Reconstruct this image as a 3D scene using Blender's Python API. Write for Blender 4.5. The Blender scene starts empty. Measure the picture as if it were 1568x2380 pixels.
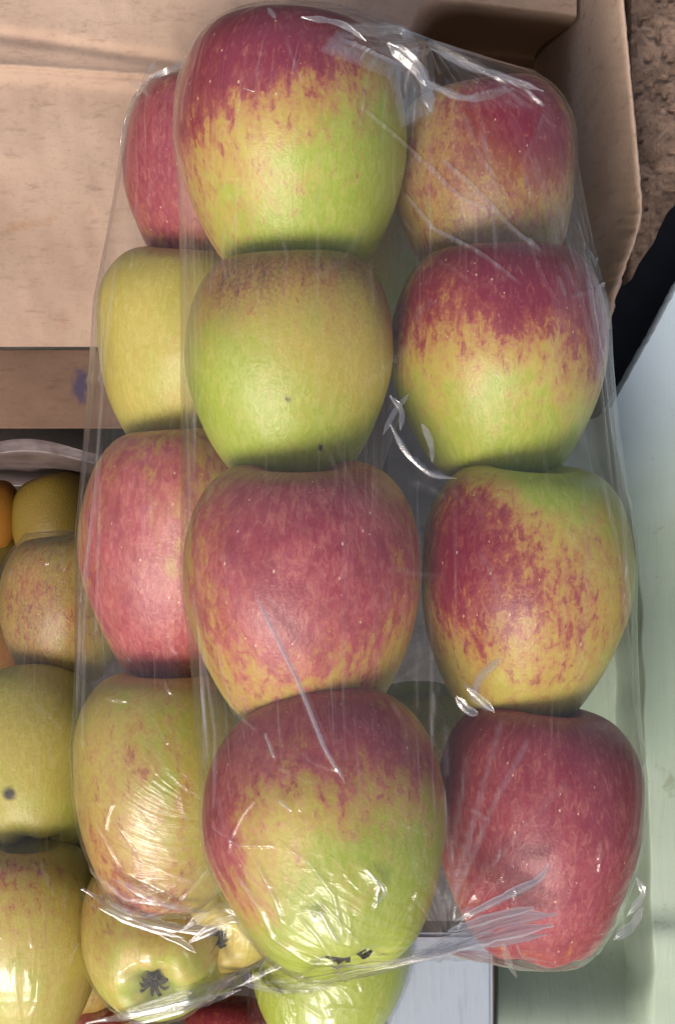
import bpy, bmesh, math, random
import numpy as np
from mathutils import Vector, Matrix, noise as mnoise

random.seed(7); np.random.seed(7)
scene = bpy.context.scene
COL = scene.collection

# ------------------------------------------------------------------ camera, light, exposure
CAMZ = 1.40                       # the lens is 1.40 m above the ground, straight over the stall
FPX = 3662.0                      # focal length in units of the photograph measured 1568 x 2380
PW, PH = 1568.0, 2380.0
cd = bpy.data.cameras.new("camera"); cam = bpy.data.objects.new("camera", cd); COL.objects.link(cam)
cam.location = (0, 0, CAMZ); cam.rotation_euler = (0, 0, 0)
cd.sensor_fit = 'VERTICAL'; cd.sensor_height = 24.0; cd.lens = 24.0 * FPX / PH
cd.clip_start = 0.01; cd.clip_end = 500
scene.camera = cam

SUN_EL, SUN_AZ = math.radians(52), math.radians(204)   # azimuth measured clockwise from +Y: light comes from below-left of the picture
sdir = Vector((math.sin(SUN_AZ) * math.cos(SUN_EL), math.cos(SUN_AZ) * math.cos(SUN_EL), math.sin(SUN_EL)))
world = bpy.data.worlds.new("World"); scene.world = world; world.use_nodes = True
wn = world.node_tree.nodes; wl = world.node_tree.links
for n in list(wn): wn.remove(n)
sky = wn.new('ShaderNodeTexSky'); sky.sky_type = 'NISHITA'; sky.sun_disc = False
sky.sun_elevation = SUN_EL; sky.sun_rotation = SUN_AZ
sky.air_density = 1.0; sky.dust_density = 6.0; sky.ozone_density = 0.3; sky.altitude = 0
bg = wn.new('ShaderNodeBackground'); bg.inputs['Strength'].default_value = 0.13
wo = wn.new('ShaderNodeOutputWorld')
wl.new(sky.outputs[0], bg.inputs[0]); wl.new(bg.outputs[0], wo.inputs[0])
sl = bpy.data.lights.new("sun", 'SUN'); sl.energy = 2.5; sl.angle = math.radians(22); sl.color = (1.0, 0.95, 0.88)
so = bpy.data.objects.new("sun", sl); COL.objects.link(so)
so.rotation_euler = sdir.to_track_quat('Z', 'Y').to_euler(); so.location = (0, -2, 3)
scene.view_settings.view_transform = 'Standard'; scene.view_settings.look = 'None'
scene.view_settings.exposure = 0.08; scene.view_settings.gamma = 1.0
scene.cycles.transparent_max_bounces = 32
scene.cycles.max_bounces = 10
scene.cycles.caustics_reflective = False; scene.cycles.caustics_refractive = False

# ------------------------------------------------------------------ helpers
def P(x, y, d):
    """point of the place seen at photograph position x, y at distance d below the lens"""
    return Vector(((x - PW / 2) / FPX * d, (PH / 2 - y) / FPX * d, CAMZ - d))

def project(v):
    d = CAMZ - v[:, 2]
    return np.stack([v[:, 0] / d * FPX + PW / 2, PH / 2 - v[:, 1] / d * FPX], 1), d

def tag(o, label=None, cat=None, group=None, kind=None):
    if label: o['label'] = label
    if cat: o['category'] = cat
    if group: o['group'] = group
    if kind: o['kind'] = kind
    return o

def add_obj(name, me, mat=None, parent=None):
    o = bpy.data.objects.new(name, me); COL.objects.link(o)
    if mat: me.materials.append(mat)
    if parent: o.parent = parent
    return o

def grid_mesh(name, V, nu, nv, wrap=False, smooth=True):
    """V: (nv*nu, 3), rows of nu; quads built with numpy"""
    i = np.arange(nu if wrap else nu - 1); j = np.arange(nv - 1)
    I, J = np.meshgrid(i, j)
    a = J * nu + I; b = J * nu + (I + 1) % nu; c = (J + 1) * nu + (I + 1) % nu; d = (J + 1) * nu + I
    F = np.stack([a, b, c, d], -1).reshape(-1, 4)
    me = bpy.data.meshes.new(name)
    me.vertices.add(len(V)); me.vertices.foreach_set('co', np.asarray(V, dtype=np.float32).ravel())
    me.loops.add(F.size); me.loops.foreach_set('vertex_index', F.ravel().astype(np.int32))
    me.polygons.add(len(F)); me.polygons.foreach_set('loop_start', (np.arange(len(F)) * 4).astype(np.int32))
    me.polygons.foreach_set('loop_total', np.full(len(F), 4, dtype=np.int32))
    me.polygons.foreach_set('use_smooth', np.full(len(F), smooth))
    me.update(calc_edges=True); me.validate()
    return me

def fattr(me, name, arr):
    a = me.attributes.new(name, 'FLOAT', 'POINT'); a.data.foreach_set('value', np.asarray(arr, dtype=np.float32).ravel())

def smooth(a, b, x):
    t = np.clip((x - a) / (b - a), 0, 1); return t * t * (3 - 2 * t)

_rng = np.random.RandomState(3)
_tab = _rng.rand(64, 64, 64)
def vnoise(x, y, z=0.0):
    """smooth value noise in -1..1 on numpy arrays"""
    x = np.asarray(x, float); y = np.asarray(y, float) + 0 * x; z = np.asarray(z, float) + 0 * x
    xi, yi, zi = np.floor(x).astype(int), np.floor(y).astype(int), np.floor(z).astype(int)
    fx, fy, fz = x - xi, y - yi, z - zi
    fx, fy, fz = [f * f * (3 - 2 * f) for f in (fx, fy, fz)]
    r = 0
    for dx in (0, 1):
        for dy in (0, 1):
            for dz in (0, 1):
                w = (fx if dx else 1 - fx) * (fy if dy else 1 - fy) * (fz if dz else 1 - fz)
                r = r + w * _tab[(xi + dx) % 64, (yi + dy) % 64, (zi + dz) % 64]
    return r * 2 - 1

# ------------------------------------------------------------------ materials
class NT:
    def __init__(s, name):
        s.m = bpy.data.materials.new(name); s.m.use_nodes = True
        s.t = s.m.node_tree; s.n = s.t.nodes; s.l = s.t.links
        for n in list(s.n): s.n.remove(n)
        s.out = s.n.new('ShaderNodeOutputMaterial')
    def new(s, typ, **k):
        n = s.n.new(typ)
        for a, v in k.items(): setattr(n, a, v)
        return n
    def put(s, sock, v):
        if hasattr(v, 'is_linked') or isinstance(v, bpy.types.NodeSocket): s.l.new(v, sock)
        elif v is not None: sock.default_value = v
    def math(s, op, a, b=None, c=None, clamp=False):
        n = s.new('ShaderNodeMath', operation=op, use_clamp=clamp)
        s.put(n.inputs[0], a)
        if b is not None: s.put(n.inputs[1], b)
        if c is not None: s.put(n.inputs[2], c)
        return n.outputs[0]
    def mapr(s, v, a, b, c, d):
        n = s.new('ShaderNodeMapRange', interpolation_type='SMOOTHSTEP')
        s.put(n.inputs[0], v)
        for k, x in zip((1, 2, 3, 4), (a, b, c, d)): s.put(n.inputs[k], x)
        return n.outputs[0]
    def mix(s, f, a, b, mode='MIX'):
        n = s.new('ShaderNodeMix', data_type='RGBA', blend_type=mode)
        s.put(n.inputs['Factor'], f); s.put(n.inputs['A'], a if not isinstance(a, tuple) else (*a, 1)[:4]); s.put(n.inputs['B'], b if not isinstance(b, tuple) else (*b, 1)[:4])
        for so_ in n.outputs:
            if so_.type == 'RGBA': return so_
    def noise(s, vec, scale, detail=4, rough=.55, dist=0):
        n = s.new('ShaderNodeTexNoise'); s.put(n.inputs['Vector'], vec)
        n.inputs['Scale'].default_value = scale; n.inputs['Detail'].default_value = detail
        n.inputs['Roughness'].default_value = rough; n.inputs['Distortion'].default_value = dist
        return n.outputs[0]
    def attr(s, name):
        return s.new('ShaderNodeAttribute', attribute_name=name).outputs['Fac']
    def obj(s): return s.new('ShaderNodeTexCoord').outputs['Object']
    def mapping(s, vec, sc=(1, 1, 1), loc=(0, 0, 0), rot=(0, 0, 0)):
        n = s.new('ShaderNodeMapping'); s.put(n.inputs['Vector'], vec)
        n.inputs['Scale'].default_value = sc; n.inputs['Location'].default_value = loc; n.inputs['Rotation'].default_value = rot
        return n.outputs[0]
    def bump(s, h, strength=.3, dist=.001):
        n = s.new('ShaderNodeBump'); s.put(n.inputs['Height'], h); n.inputs['Strength'].default_value = strength; n.inputs['Distance'].default_value = dist
        return n.outputs[0]
    def principled(s, col, rough=.5, normal=None, **k):
        n = s.new('ShaderNodeBsdfPrincipled'); s.put(n.inputs['Base Color'], col if not isinstance(col, tuple) else (*col, 1)[:4])
        s.put(n.inputs['Roughness'], rough)
        if normal is not None: s.put(n.inputs['Normal'], normal)
        for a, v in k.items(): s.put(n.inputs[a.replace('_', ' ')], v)
        s.l.new(n.outputs[0], s.out.inputs[0]); return n

def mat_apple():
    t = NT('apple_skin')
    co = t.obj()
    sx = t.new('ShaderNodeSeparateXYZ'); t.l.new(co, sx.inputs[0])
    X, Y, Z = sx.outputs
    r = t.math('SQRT', t.math('ADD', t.math('ADD', t.math('MULTIPLY', X, X), t.math('MULTIPLY', Y, Y)), 0.004))
    ux, uy = t.math('DIVIDE', X, r), t.math('DIVIDE', Y, r)
    rnd = t.math('MULTIPLY', t.new('ShaderNodeObjectInfo').outputs['Random'], 37.0)
    def vec(k, z):
        c = t.new('ShaderNodeCombineXYZ'); t.put(c.inputs[0], t.math('MULTIPLY', ux, k)); t.put(c.inputs[1], t.math('MULTIPLY', uy, k))
        t.put(c.inputs[2], t.math('ADD', t.math('MULTIPLY', Z, z), rnd)); return c.outputs[0]
    s1 = t.math('SUBTRACT', t.noise(vec(5, 1.3), 1.0, 5, .6, .5), .5)      # broad streaks from pole to pole
    s2 = t.math('SUBTRACT', t.noise(vec(16, 7.5), 1.0, 5, .7, 1.0), .5)    # fine streaks
    vr = t.new('ShaderNodeVectorMath', operation='ADD'); t.l.new(co, vr.inputs[0])
    cr = t.new('ShaderNodeCombineXYZ'); t.put(cr.inputs[0], rnd); t.put(cr.inputs[1], rnd); t.l.new(cr.outputs[0], vr.inputs[1])
    pos = vr.outputs[0]
    s3 = t.math('SUBTRACT', t.noise(pos, 3.2, 4, .6), .5)                  # blotches
    s4 = t.math('SUBTRACT', t.noise(pos, 26, 3, .7), .5)                   # fine mottle
    s5 = t.math('SUBTRACT', t.noise(t.mapping(pos, (1, 1, .55)), 11, 2, .5, .5), .5)   # crisp flecks a few millimetres long
    b = t.attr('blush')
    b = t.math('ADD', b, t.math('MULTIPLY', t.mapr(s5, -.10, .12, -.5, .5), .17))
    b = t.math('ADD', b, t.math('MULTIPLY', s1, .65)); b = t.math('ADD', b, t.math('MULTIPLY', s2, 1.05))
    b = t.math('ADD', b, t.math('MULTIPLY', s3, .45)); b = t.math('ADD', b, t.math('MULTIPLY', s4, .5))
    yel = t.math('ADD', t.attr('yellow'), t.math('MULTIPLY', s3, .7))
    yel = t.math('ADD', yel, t.mapr(t.math('ADD', t.attr('blush'), t.math('MULTIPLY', s3, .5)), .10, .45, 0, .5))
    ground = t.mix(t.mapr(yel, .15, .85, 0, 1), (.31, .385, .035), (.46, .365, .065))
    ground = t.mix(t.mapr(s2, -.12, .2, 0, .35), ground, (.66, .60, .20))
    cr_ = t.new('ShaderNodeValToRGB'); t.l.new(b, cr_.inputs[0])
    e = cr_.color_ramp.elements
    e[0].position = .30; e[0].color = (0, 0, 0, 1); e[1].position = .78; e[1].color = (1, 1, 1, 1)
    e[0].position = .20
    m = e.new(.47); m.color = (.38, .38, .38, 1)
    redc = t.mix(t.mapr(b, .5, 1.1, 0, 1), (.40, .12, .06), (.21, .016, .036))
    redc = t.mix(t.mapr(s2, 0, .22, 0, .45), redc, (.52, .20, .13))
    redc = t.mix(t.math('MULTIPLY', t.attr('pink'), t.mapr(s3, -.15, .15, .4, 1)), redc, t.mix(t.mapr(s2, -.15, .15, 0, 1), (.40, .065, .085), (.58, .20, .16)))
    col = t.mix(cr_.outputs[0], ground, redc)
    col = t.mix(t.math('MULTIPLY', t.attr('russet_and_shade'), t.mapr(t.math('ADD', s2, s4), -.22, .22, .55, 1)), col, t.mix(t.mapr(s1, -.2, .2, 0, 1), (.13, .055, .03), (.27, .12, .04)))  # brown for russet skin, and for shade painted on the deep apples
    fl = t.math('MULTIPLY', t.mapr(t.math('ADD', s5, t.math('MULTIPLY', s2, .8)), .13, .22, 0, .5), t.mapr(b, .35, .6, 0, 1))
    col = t.mix(t.math('MULTIPLY', fl, .8), col, (.19, .02, .03))
    # pale lenticels
    vo = t.new('ShaderNodeTexVoronoi'); t.put(vo.inputs['Vector'], t.mapping(pos, (1, 1, .62))); vo.inputs['Scale'].default_value = 12
    vo.inputs['Randomness'].default_value = 1
    sep = t.new('ShaderNodeSeparateColor'); t.l.new(vo.outputs['Color'], sep.inputs[0])
    dot = t.math('LESS_THAN', vo.outputs['Distance'], t.math('MULTIPLY', sep.outputs[0], .115))
    dcol = t.mix(cr_.outputs[0], (.33, .36, .10), (.72, .50, .34))
    col = t.mix(t.math('MULTIPLY', dot, .75), col, dcol)
    # bruises and specks
    sp = t.attr('spot'); col = t.mix(sp, col, (.035, .028, .018))
    h = t.math('ADD', t.math('MULTIPLY', s4, .5), t.math('MULTIPLY', s2, .5))
    t.principled(col, .36, t.bump(h, .12, .012), Specular_IOR_Level=.45, Subsurface_Weight=.06, Subsurface_Scale=.004,
                 Subsurface_Radius=(1, .5, .2))
    return t.m

def mat_film():
    t = NT('cling_film')
    fs = t.attr('fs'); fv = t.attr('fv'); veil = t.attr('veil')
    c = t.new('ShaderNodeCombineXYZ'); t.put(c.inputs[0], t.math('MULTIPLY', fs, 1.0)); t.put(c.inputs[1], t.math('MULTIPLY', fv, 1.0))
    c = c.outputs[0]
    st = t.noise(t.mapping(c, (260, 4.5, 1)), 1.0, 4, .6, .25)
    st2 = t.noise(t.mapping(c, (900, 16, 1)), 1.0, 3, .6, .3)
    pos = t.obj()
    cl = t.noise(pos, 22, 3, .5)
    h = t.math('ADD', t.math('MULTIPLY', st, 1.0), t.math('MULTIPLY', st2, .35))
    h = t.math('ADD', h, t.math('MULTIPLY', t.noise(pos, 130, 3, .6, 1.2), .5))
    nrm = t.bump(h, .22, .0012)
    lines = t.math('ADD', t.mapr(st, .55, .72, 0, .8), t.mapr(st2, .58, .75, 0, .5))
    a = t.math('ADD', .018, t.math('MULTIPLY', lines, .22))
    a = t.math('MULTIPLY', a, t.mapr(cl, .3, .7, .5, 1.4))
    a = t.math('ADD', t.math('MULTIPLY', a, t.math('ADD', .5, veil)), t.math('MULTIPLY', veil, .075), clamp=True)
    tr = t.new('ShaderNodeBsdfTransparent'); tr.inputs[0].default_value = (.975, .975, .98, 1)
    df = t.new('ShaderNodeBsdfDiffuse'); df.inputs[0].default_value = (.80, .76, .76, 1); t.put(df.inputs['Normal'], nrm)
    tl = t.new('ShaderNodeBsdfTranslucent'); tl.inputs[0].default_value = (.80, .76, .76, 1)
    dm = t.new('ShaderNodeMixShader'); dm.inputs[0].default_value = .35; t.l.new(df.outputs[0], dm.inputs[1]); t.l.new(tl.outputs[0], dm.inputs[2])
    m1 = t.new('ShaderNodeMixShader'); t.put(m1.inputs[0], a); t.l.new(tr.outputs[0], m1.inputs[1]); t.l.new(dm.outputs[0], m1.inputs[2])
    gl = t.new('ShaderNodeBsdfGlossy'); gl.inputs['Roughness'].default_value = .11; t.put(gl.inputs['Normal'], nrm)
    gl.inputs[0].default_value = (1, 1, 1, 1)
    # facing term is symmetric for both sides of the sheet
    lw = t.new('ShaderNodeLayerWeight'); lw.inputs[0].default_value = .5; t.put(lw.inputs['Normal'], nrm)
    f = t.math('POWER', lw.outputs['Facing'], 4.0)
    f = t.math('ADD', .05, t.math('MULTIPLY', f, .55))
    f = t.math('ADD', f, t.mapr(veil, .5, 2.0, 0, .16), clamp=True)
    m2 = t.new('ShaderNodeMixShader'); t.put(m2.inputs[0], f); t.l.new(m1.outputs[0], m2.inputs[1]); t.l.new(gl.outputs[0], m2.inputs[2])
    t.l.new(m2.outputs[0], t.out.inputs[0])
    return t.m

def mat_card(name, a, b, stain=(.33, .17, .07)):
    t = NT(name); o = t.obj()
    n1 = t.noise(o, 14, 5, .6); n2 = t.noise(t.mapping(o, (1, 3.5, 1), rot=(0, 0, .5)), 70, 5, .7); n3 = t.noise(o, 420, 3, .7)
    col = t.mix(t.mapr(n1, .3, .7, 0, 1), a, b)
    col = t.mix(t.mapr(n2, .52, .72, 0, .55), col, tuple(x * .62 for x in a))
    col = t.mix(t.mapr(n3, .5, .8, 0, .35), col, tuple(x * .55 for x in a))
    ns = t.noise(o, 33, 4, .6, .4); col = t.mix(t.mapr(ns, .62, .76, 0, .6), col, stain)
    col = t.mix(t.attr('corner_shade'), col, (.17, .095, .055))  # brown that paints the corner's shade into the cardboard colour
    h = t.math('ADD', t.math('MULTIPLY', n2, .6), t.math('MULTIPLY', n3, .5))
    col = t.mix(t.attr('ink'), col, (.02, .02, .06))
    t.principled(col, .8, t.bump(h, .35, .001), Specular_IOR_Level=.25)
    return t.m

def mat_paint(name, a, b, dirt, sky_sheen=None):
    t = NT(name); o = t.obj()
    n1 = t.noise(o, 9, 4, .55); n2 = t.noise(t.mapping(o, (5, .6, 1)), 60, 5, .65); n3 = t.noise(o, 60, 4, .7, .6)
    col = t.mix(t.mapr(n1, .3, .7, 0, 1), a, b)
    col = t.mix(t.mapr(n2, .5, .75, 0, .35), col, tuple(x * .75 for x in a))
    col = t.mix(t.mapr(n3, .60, .72, 0, .5), col, dirt)
    sxy = t.new('ShaderNodeSeparateXYZ'); t.l.new(o, sxy.inputs[0])
    if sky_sheen: col = t.mix(t.mapr(t.math('ADD', sxy.outputs[1], t.math('MULTIPLY', t.math('SUBTRACT', n1, .5), .06)), -.02, .07, 0, .85), col, sky_sheen)  # bluish sky reflection painted into the colour, stronger towards the far end
    h = t.math('ADD', n2, t.math('MULTIPLY', n3, .4))
    t.principled(col, t.mapr(n1, .3, .7, .35, .55), t.bump(h, .25, .001), Specular_IOR_Level=.4)
    return t.m

def mat_rough(name, a, b, scale, rough=.9, bs=.6, bd=.002):
    t = NT(name); o = t.obj()
    n1 = t.noise(o, scale, 6, .7, .4); n2 = t.noise(o, scale * 6, 4, .7)
    col = t.mix(t.mapr(n1, .35, .65, 0, 1), a, b)
    col = t.mix(t.mapr(n2, .5, .75, 0, .6), col, tuple(x * .3 for x in a))
    col = t.mix(t.mapr(t.noise(o, scale * 4.3, 2, .5, .8), .70, .76, 0, .6), col, tuple(min(1, x * 3) for x in a))
    t.principled(col, rough, t.bump(t.math('ADD', n1, n2), bs, bd), Specular_IOR_Level=.3)
    return t.m

def mat_plain(name, c, rough=.5):
    t = NT(name); o = t.obj(); n = t.noise(o, 90, 4, .6)
    col = t.mix(t.mapr(n, .3, .7, 0, 1), c, tuple(x * .55 for x in c))
    t.principled(col, rough, t.bump(n, .2, .0005), Specular_IOR_Level=.4)
    return t.m

def mat_orange(name='shaded_orange_peel', a=(.24, .08, .010), b=(.22, .11, .015)):
    t = NT(name); o = t.obj(); v = t.noise(o, 22, 2, .5); n = t.noise(o, 2, 3, .5)
    col = t.mix(n, a, b)
    t.principled(col, .45, t.bump(v, .15, .006), Specular_IOR_Level=.3); return t.m

M_apple, M_film = mat_apple(), mat_film()
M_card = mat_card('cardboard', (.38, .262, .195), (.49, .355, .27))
M_card_shaded = mat_card('shaded_cardboard', (.105, .060, .040), (.155, .092, .062))  # darker copy of the carton's cardboard, the recess shade is in its colour
M_green = mat_paint('pale_green_paint', (.25, .32, .24), (.33, .39, .31), (.14, .15, .08), sky_sheen=(.42, .50, .58))  # the pale blue is painted sky reflection on the green board
M_blue = mat_paint('pale_blue_paint', (.19, .23, .29), (.27, .31, .37), (.12, .20, .16))
M_slab = mat_rough('rough_brown_grit', (.12, .08, .06), (.24, .165, .125), 50)
M_black = mat_plain('black_plastic', (.008, .010, .020), .45)
M_calyx = mat_plain('dry_sepal', (.045, .040, .020), .9)
M_orange = mat_orange(); M_yellow_shaded = mat_orange('shaded_yellow_peel', (.19, .115, .015), (.15, .11, .022))  # both peel colours are darkened to paint the deep shade of the crate
tb = NT('grey_plastic'); ob = tb.obj(); nb_ = tb.noise(tb.mapping(ob, (1, 2.5, 1)), 60, 4, .6)
M_bag = tb.m; tb.principled(tb.mix(tb.mapr(nb_, .3, .7, 0, 1), (.16, .12, .12), (.09, .065, .06)), .42, tb.bump(nb_, .2, .003), Alpha=.9)
M_floor = mat_card('shaded_floor_cardboard', (.03, .022, .018), (.05, .037, .03))  # floor colour darkened so that the gaps look shaded
M_ground = mat_rough('dark_ground', (.05, .045, .04), (.09, .08, .07), 6)

# ------------------------------------------------------------------ apples
PROF = np.array([(0, .60), (.05, .66), (.13, .80), (.27, .95), (.46, 1.0), (.68, .93), (.86, .73), (.965, .45), (1.0, .12), (.975, -.2),
                 (.90, -.50), (.79, -.77), (.66, -.98), (.52, -1.08), (.38, -1.10), (.25, -1.04), (.14, -.95), (.05, -.90), (0, -.90)])
def catmull(pts, n):
    p = np.vstack([pts[0] * 2 - pts[1], pts, pts[-1] * 2 - pts[-2]])
    # reflect at the axis so that the poles close smoothly
    p[0] = (-pts[1][0], pts[1][1]); p[-1] = (-pts[-2][0], pts[-2][1])
    seg = np.sqrt(((pts[1:] - pts[:-1]) ** 2).sum(1)); cum = np.r_[0, np.cumsum(seg)]
    t = np.linspace(0, cum[-1], n); k = np.clip(np.searchsorted(cum, t, side='right') - 1, 0, len(seg) - 1)
    u = ((t - cum[k]) / seg[k])[:, None]
    a, b, c, d = p[k], p[k + 1], p[k + 2], p[k + 3]
    return .5 * (2 * b + (c - a) * u + (2 * a - 5 * b + 4 * c - d) * u ** 2 + (3 * b - a - 3 * c + d) * u ** 3)

def apple_local(seed, nu, nv, hh, taper):
    pr = catmull(PROF, nv); pr[:, 0] = np.maximum(pr[:, 0], 0); pr[0, 0] = pr[-1, 0] = 1e-4
    z = pr[:, 1]; r = pr[:, 0] * (1 - taper * np.clip(-z, 0, 1) ** 1.4)
    ph = np.linspace(0, 2 * np.pi, nu, endpoint=False)
    rr, zz = r[:, None] + 0 * ph, z[:, None] + 0 * ph
    rs = np.random.RandomState(seed); a = rs.rand(6) * 6.28
    low = np.clip(-zz, 0, 1) ** 2
    rr = rr * (1 + .028 * low * np.cos(5 * ph + a[0]) + .018 * np.cos(2 * ph + a[1]) + .012 * np.cos(3 * ph + a[2] + zz))
    zz = zz + .03 * rr * np.cos(ph + a[3]) * np.tanh(zz * 2) + .025 * low * np.cos(5 * ph + a[0])
    x, y = rr * np.cos(ph), rr * np.sin(ph)
    zz = zz + (rs.rand() - .5) * .14 * x + (rs.rand() - .5) * .10 * y
    nz = .034 * vnoise(x * 1.6 + seed, y * 1.6, zz * 1.6)
    x, y = x * (1 + nz), y * (1 + nz)
    return np.stack([x, y, zz * hh], -1).reshape(-1, 3)

ALL = {}
def apple(key, cx, cy, hw, hh, d, tilt=0, lean=0, spin=0, blush=(), base=.1, yel=.3, yblob=(), spots=(), label='', group=None,
          taper=.08, calyx=False, stem=False, res=1.0, mat=None, name='apple', cat='apple', rus_shade=(), pink=0.0):
    """cx, cy, hw, hh in photograph units; tilt > 0 brings the blossom end towards the lens (degrees); lean turns it in the picture"""
    seed = sum(map(ord, key)) * 7 % 1000
    nu, nv = int(200 * res), int(120 * res)
    R = hw / FPX * d
    L = apple_local(seed, nu, nv, hh / hw / 1.05, taper)
    me = grid_mesh(name, L, nu, nv, wrap=True)
    o = add_obj(name, me, mat or M_apple)
    rot = Matrix.Rotation(math.radians(lean), 4, 'Z') @ Matrix.Rotation(math.radians(-90 - tilt), 4, 'X') @ Matrix.Rotation(math.radians(spin), 4, 'Z')
    # local +Z (stem) -> picture up (+Y)
    o.matrix_world = Matrix.Translation(P(cx, cy, d)) @ rot @ Matrix.Scale(R, 4)
    M3 = np.array(rot.to_3x3())
    W = L @ M3.T
    n = W / np.array([1, hh / hw, 1]); n = n / np.maximum(np.linalg.norm(n, axis=1, keepdims=True), 1e-6)
    def field(blobs, start):
        f = np.full(len(L), float(start))
        for (px, py, s, w) in blobs:
            bx, by = (px - cx) / hw, (cy - py) / hh
            q = bx * bx + by * by; bz = math.sqrt(max(0, 1 - q)); l = math.sqrt(max(q + bz * bz, 1e-6))
            dd = n - np.array([bx, by, bz]) / l
            f += w * np.exp(-(dd ** 2).sum(1) / (2 * s * s))
        return f
    fattr(me, 'blush', field(blush, base)); fattr(me, 'yellow', field(yblob, yel)); fattr(me, 'russet_and_shade', np.clip(field(rus_shade, 0), 0, 1)); fattr(me, 'pink', np.full(len(L), pink))
    sp = np.zeros(len(L))
    ww = W * R
    for (px, py, s) in spots:
        pj, _ = project(ww + np.array(P(cx, cy, d)))
        sp = np.maximum(sp, np.where(W[:, 2] > 0, 1 - smooth(s * .45, s, np.hypot(pj[:, 0] - px, pj[:, 1] - py)), 0))
    # darker, dry tissue down in the two cavities
    zz = L[:, 2] / (hh / hw / 1.05); rad = np.hypot(L[:, 0], L[:, 1])
    sp = np.maximum(sp, (1 - smooth(.05, .17, rad)) * .75 * (zz < 0)); sp = np.maximum(sp, (1 - smooth(.04, .2, rad)) * .45 * (zz > 0))
    fattr(me, 'spot', sp)
    tag(o, label, cat, group)
    if calyx:
        bm = bmesh.new(); rs = np.random.RandomState(seed)
        zb = -.90 * hh / hw / 1.05
        for k in range(9):
            a = k / 9 * 6.283 + rs.rand() * .4; l = .12 + .07 * rs.rand(); w = .035
            u = Vector((math.cos(a), math.sin(a), 0)); v = Vector((-u.y, u.x, 0)); prev = None
            for q in range(5):
                tt = q / 4; c = u * (.03 + l * tt) + Vector((0, 0, zb - .02 - .13 * math.sin(tt * 2.2 + rs.rand() * .4)))
                ww_ = w * (1 - tt * .85); tw = v * ww_ + Vector((0, 0, .02 * math.sin(5 * tt + k)))
                cur = [bm.verts.new(c + tw), bm.verts.new(c - tw), bm.verts.new(c - tw + Vector((0, 0, -.012))), bm.verts.new(c + tw + Vector((0, 0, -.012)))]
                if prev:
                    for i in range(4): bm.faces.new([prev[i], prev[(i + 1) % 4], cur[(i + 1) % 4], cur[i]])
                else: bm.faces.new(cur)
                prev = cur
            bm.faces.new(prev[::-1])
        bmesh.ops.recalc_face_normals(bm, faces=bm.faces)
        m2 = bpy.data.meshes.new('calyx'); bm.to_mesh(m2); bm.free(); add_obj('calyx', m2, M_calyx, o)
    if stem:
        bm = bmesh.new(); z0 = .58 * hh / hw / 1.05; prev = None
        for q in range(7):
            tt = q / 6; c = Vector((.10 * tt * tt, .05 * tt, z0 + .32 * tt)); rr = .03 + .015 * tt ** 4
            cur = [bm.verts.new(c + Vector((rr * math.cos(a * 1.0472), rr * math.sin(a * 1.0472), 0))) for a in range(6)]
            if prev:
                for i in range(6): bm.faces.new([prev[i], prev[(i + 1) % 6], cur[(i + 1) % 6], cur[i]])
            prev = cur
        bm.faces.new(prev)
        m2 = bpy.data.meshes.new('stem'); bm.to_mesh(m2); bm.free(); add_obj('stem', m2, M_calyx, o)
    # outline used as obstacle for the film: outer radius as a function of direction, cavities bridged
    rr = np.linalg.norm(L, axis=1); th = np.arccos(np.clip(L[:, 2] / rr, -1, 1)); ph = np.arctan2(L[:, 1], L[:, 0]) % (2 * np.pi)
    tab = np.zeros((48, 48)); ti = np.minimum((th / np.pi * 48).astype(int), 47); pi_ = np.minimum((ph / (2 * np.pi) * 48).astype(int), 47)
    np.maximum.at(tab, (ti, pi_), rr)
    ztop, zbot = L[:, 2].max() * .99, -L[:, 2].min() * .99
    for q in range(48):
        t_ = (q + .5) / 48 * np.pi
        if t_ < .55: tab[q] = np.maximum(tab[q], ztop / math.cos(t_))
        if t_ > np.pi - .42: tab[q] = np.maximum(tab[q], zbot / math.cos(np.pi - t_))
    for _ in range(3):
        nb = np.maximum(np.roll(tab, 1, 1), np.roll(tab, -1, 1)); up = tab.copy(); up[1:] = np.maximum(up[1:], tab[:-1]); up[:-1] = np.maximum(up[:-1], tab[1:])
        tab = np.where(tab < .3, np.maximum(nb, up), tab)
    ALL[key] = dict(o=o, c=np.array(P(cx, cy, d)), M=M3, R=R, tab=tab)
    return o

G1 = 'apples wrapped in the front pack'; G2 = 'apples wrapped in the pack behind'; G3 = 'apples in the pack at the bottom'; G4 = 'apples in the pack at the left edge'
# front pack, left-hand row
apple('F1', 680, 340, 268, 296, .562, -5, 1, 20, [(560, 130, .48, .85), (780, 100, .45, .8), (660, 190, .3, .3), (440, 330, .38, .60), (650, 230, .35, .25), (450, 560, .3, .35)], .12, .12,
      [(600, 400, .4, .35), (850, 400, .35, -.3)], [(700, 150, 0)], 'large apple at the top of the front pack, crimson cap over yellow and lime green', G1)
apple('F2', 671, 842, 237, 262, .548, -5, 0, 80, [(650, 600, .38, .60), (560, 680, .25, .25), (890, 700, .3, .33), (760, 700, .25, .22)], .05, .12,
      [(890, 850, .4, .8), (470, 700, .4, .6), (620, 650, .5, .6), (750, 850, .35, .4)], [(668, 928, 9), (744, 1040, 8)],
      'lime green apple with brownish cap and small dark speck, under the topmost big apple', G1, rus_shade=[(670, 590, .55, 1.5), (890, 720, .35, .7), (560, 690, .25, .6)])
apple('F3', 703, 1362, 275, 296, .532, -5, 0, 150, [(700, 1150, .7, .7), (620, 1400, .5, .42), (880, 1350, .5, .38), (730, 1230, .25, .25)], .28, .75,
      [], [], 'rosy red apple all over with paler dots, third down in the front pack', G1, pink=.6)
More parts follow.
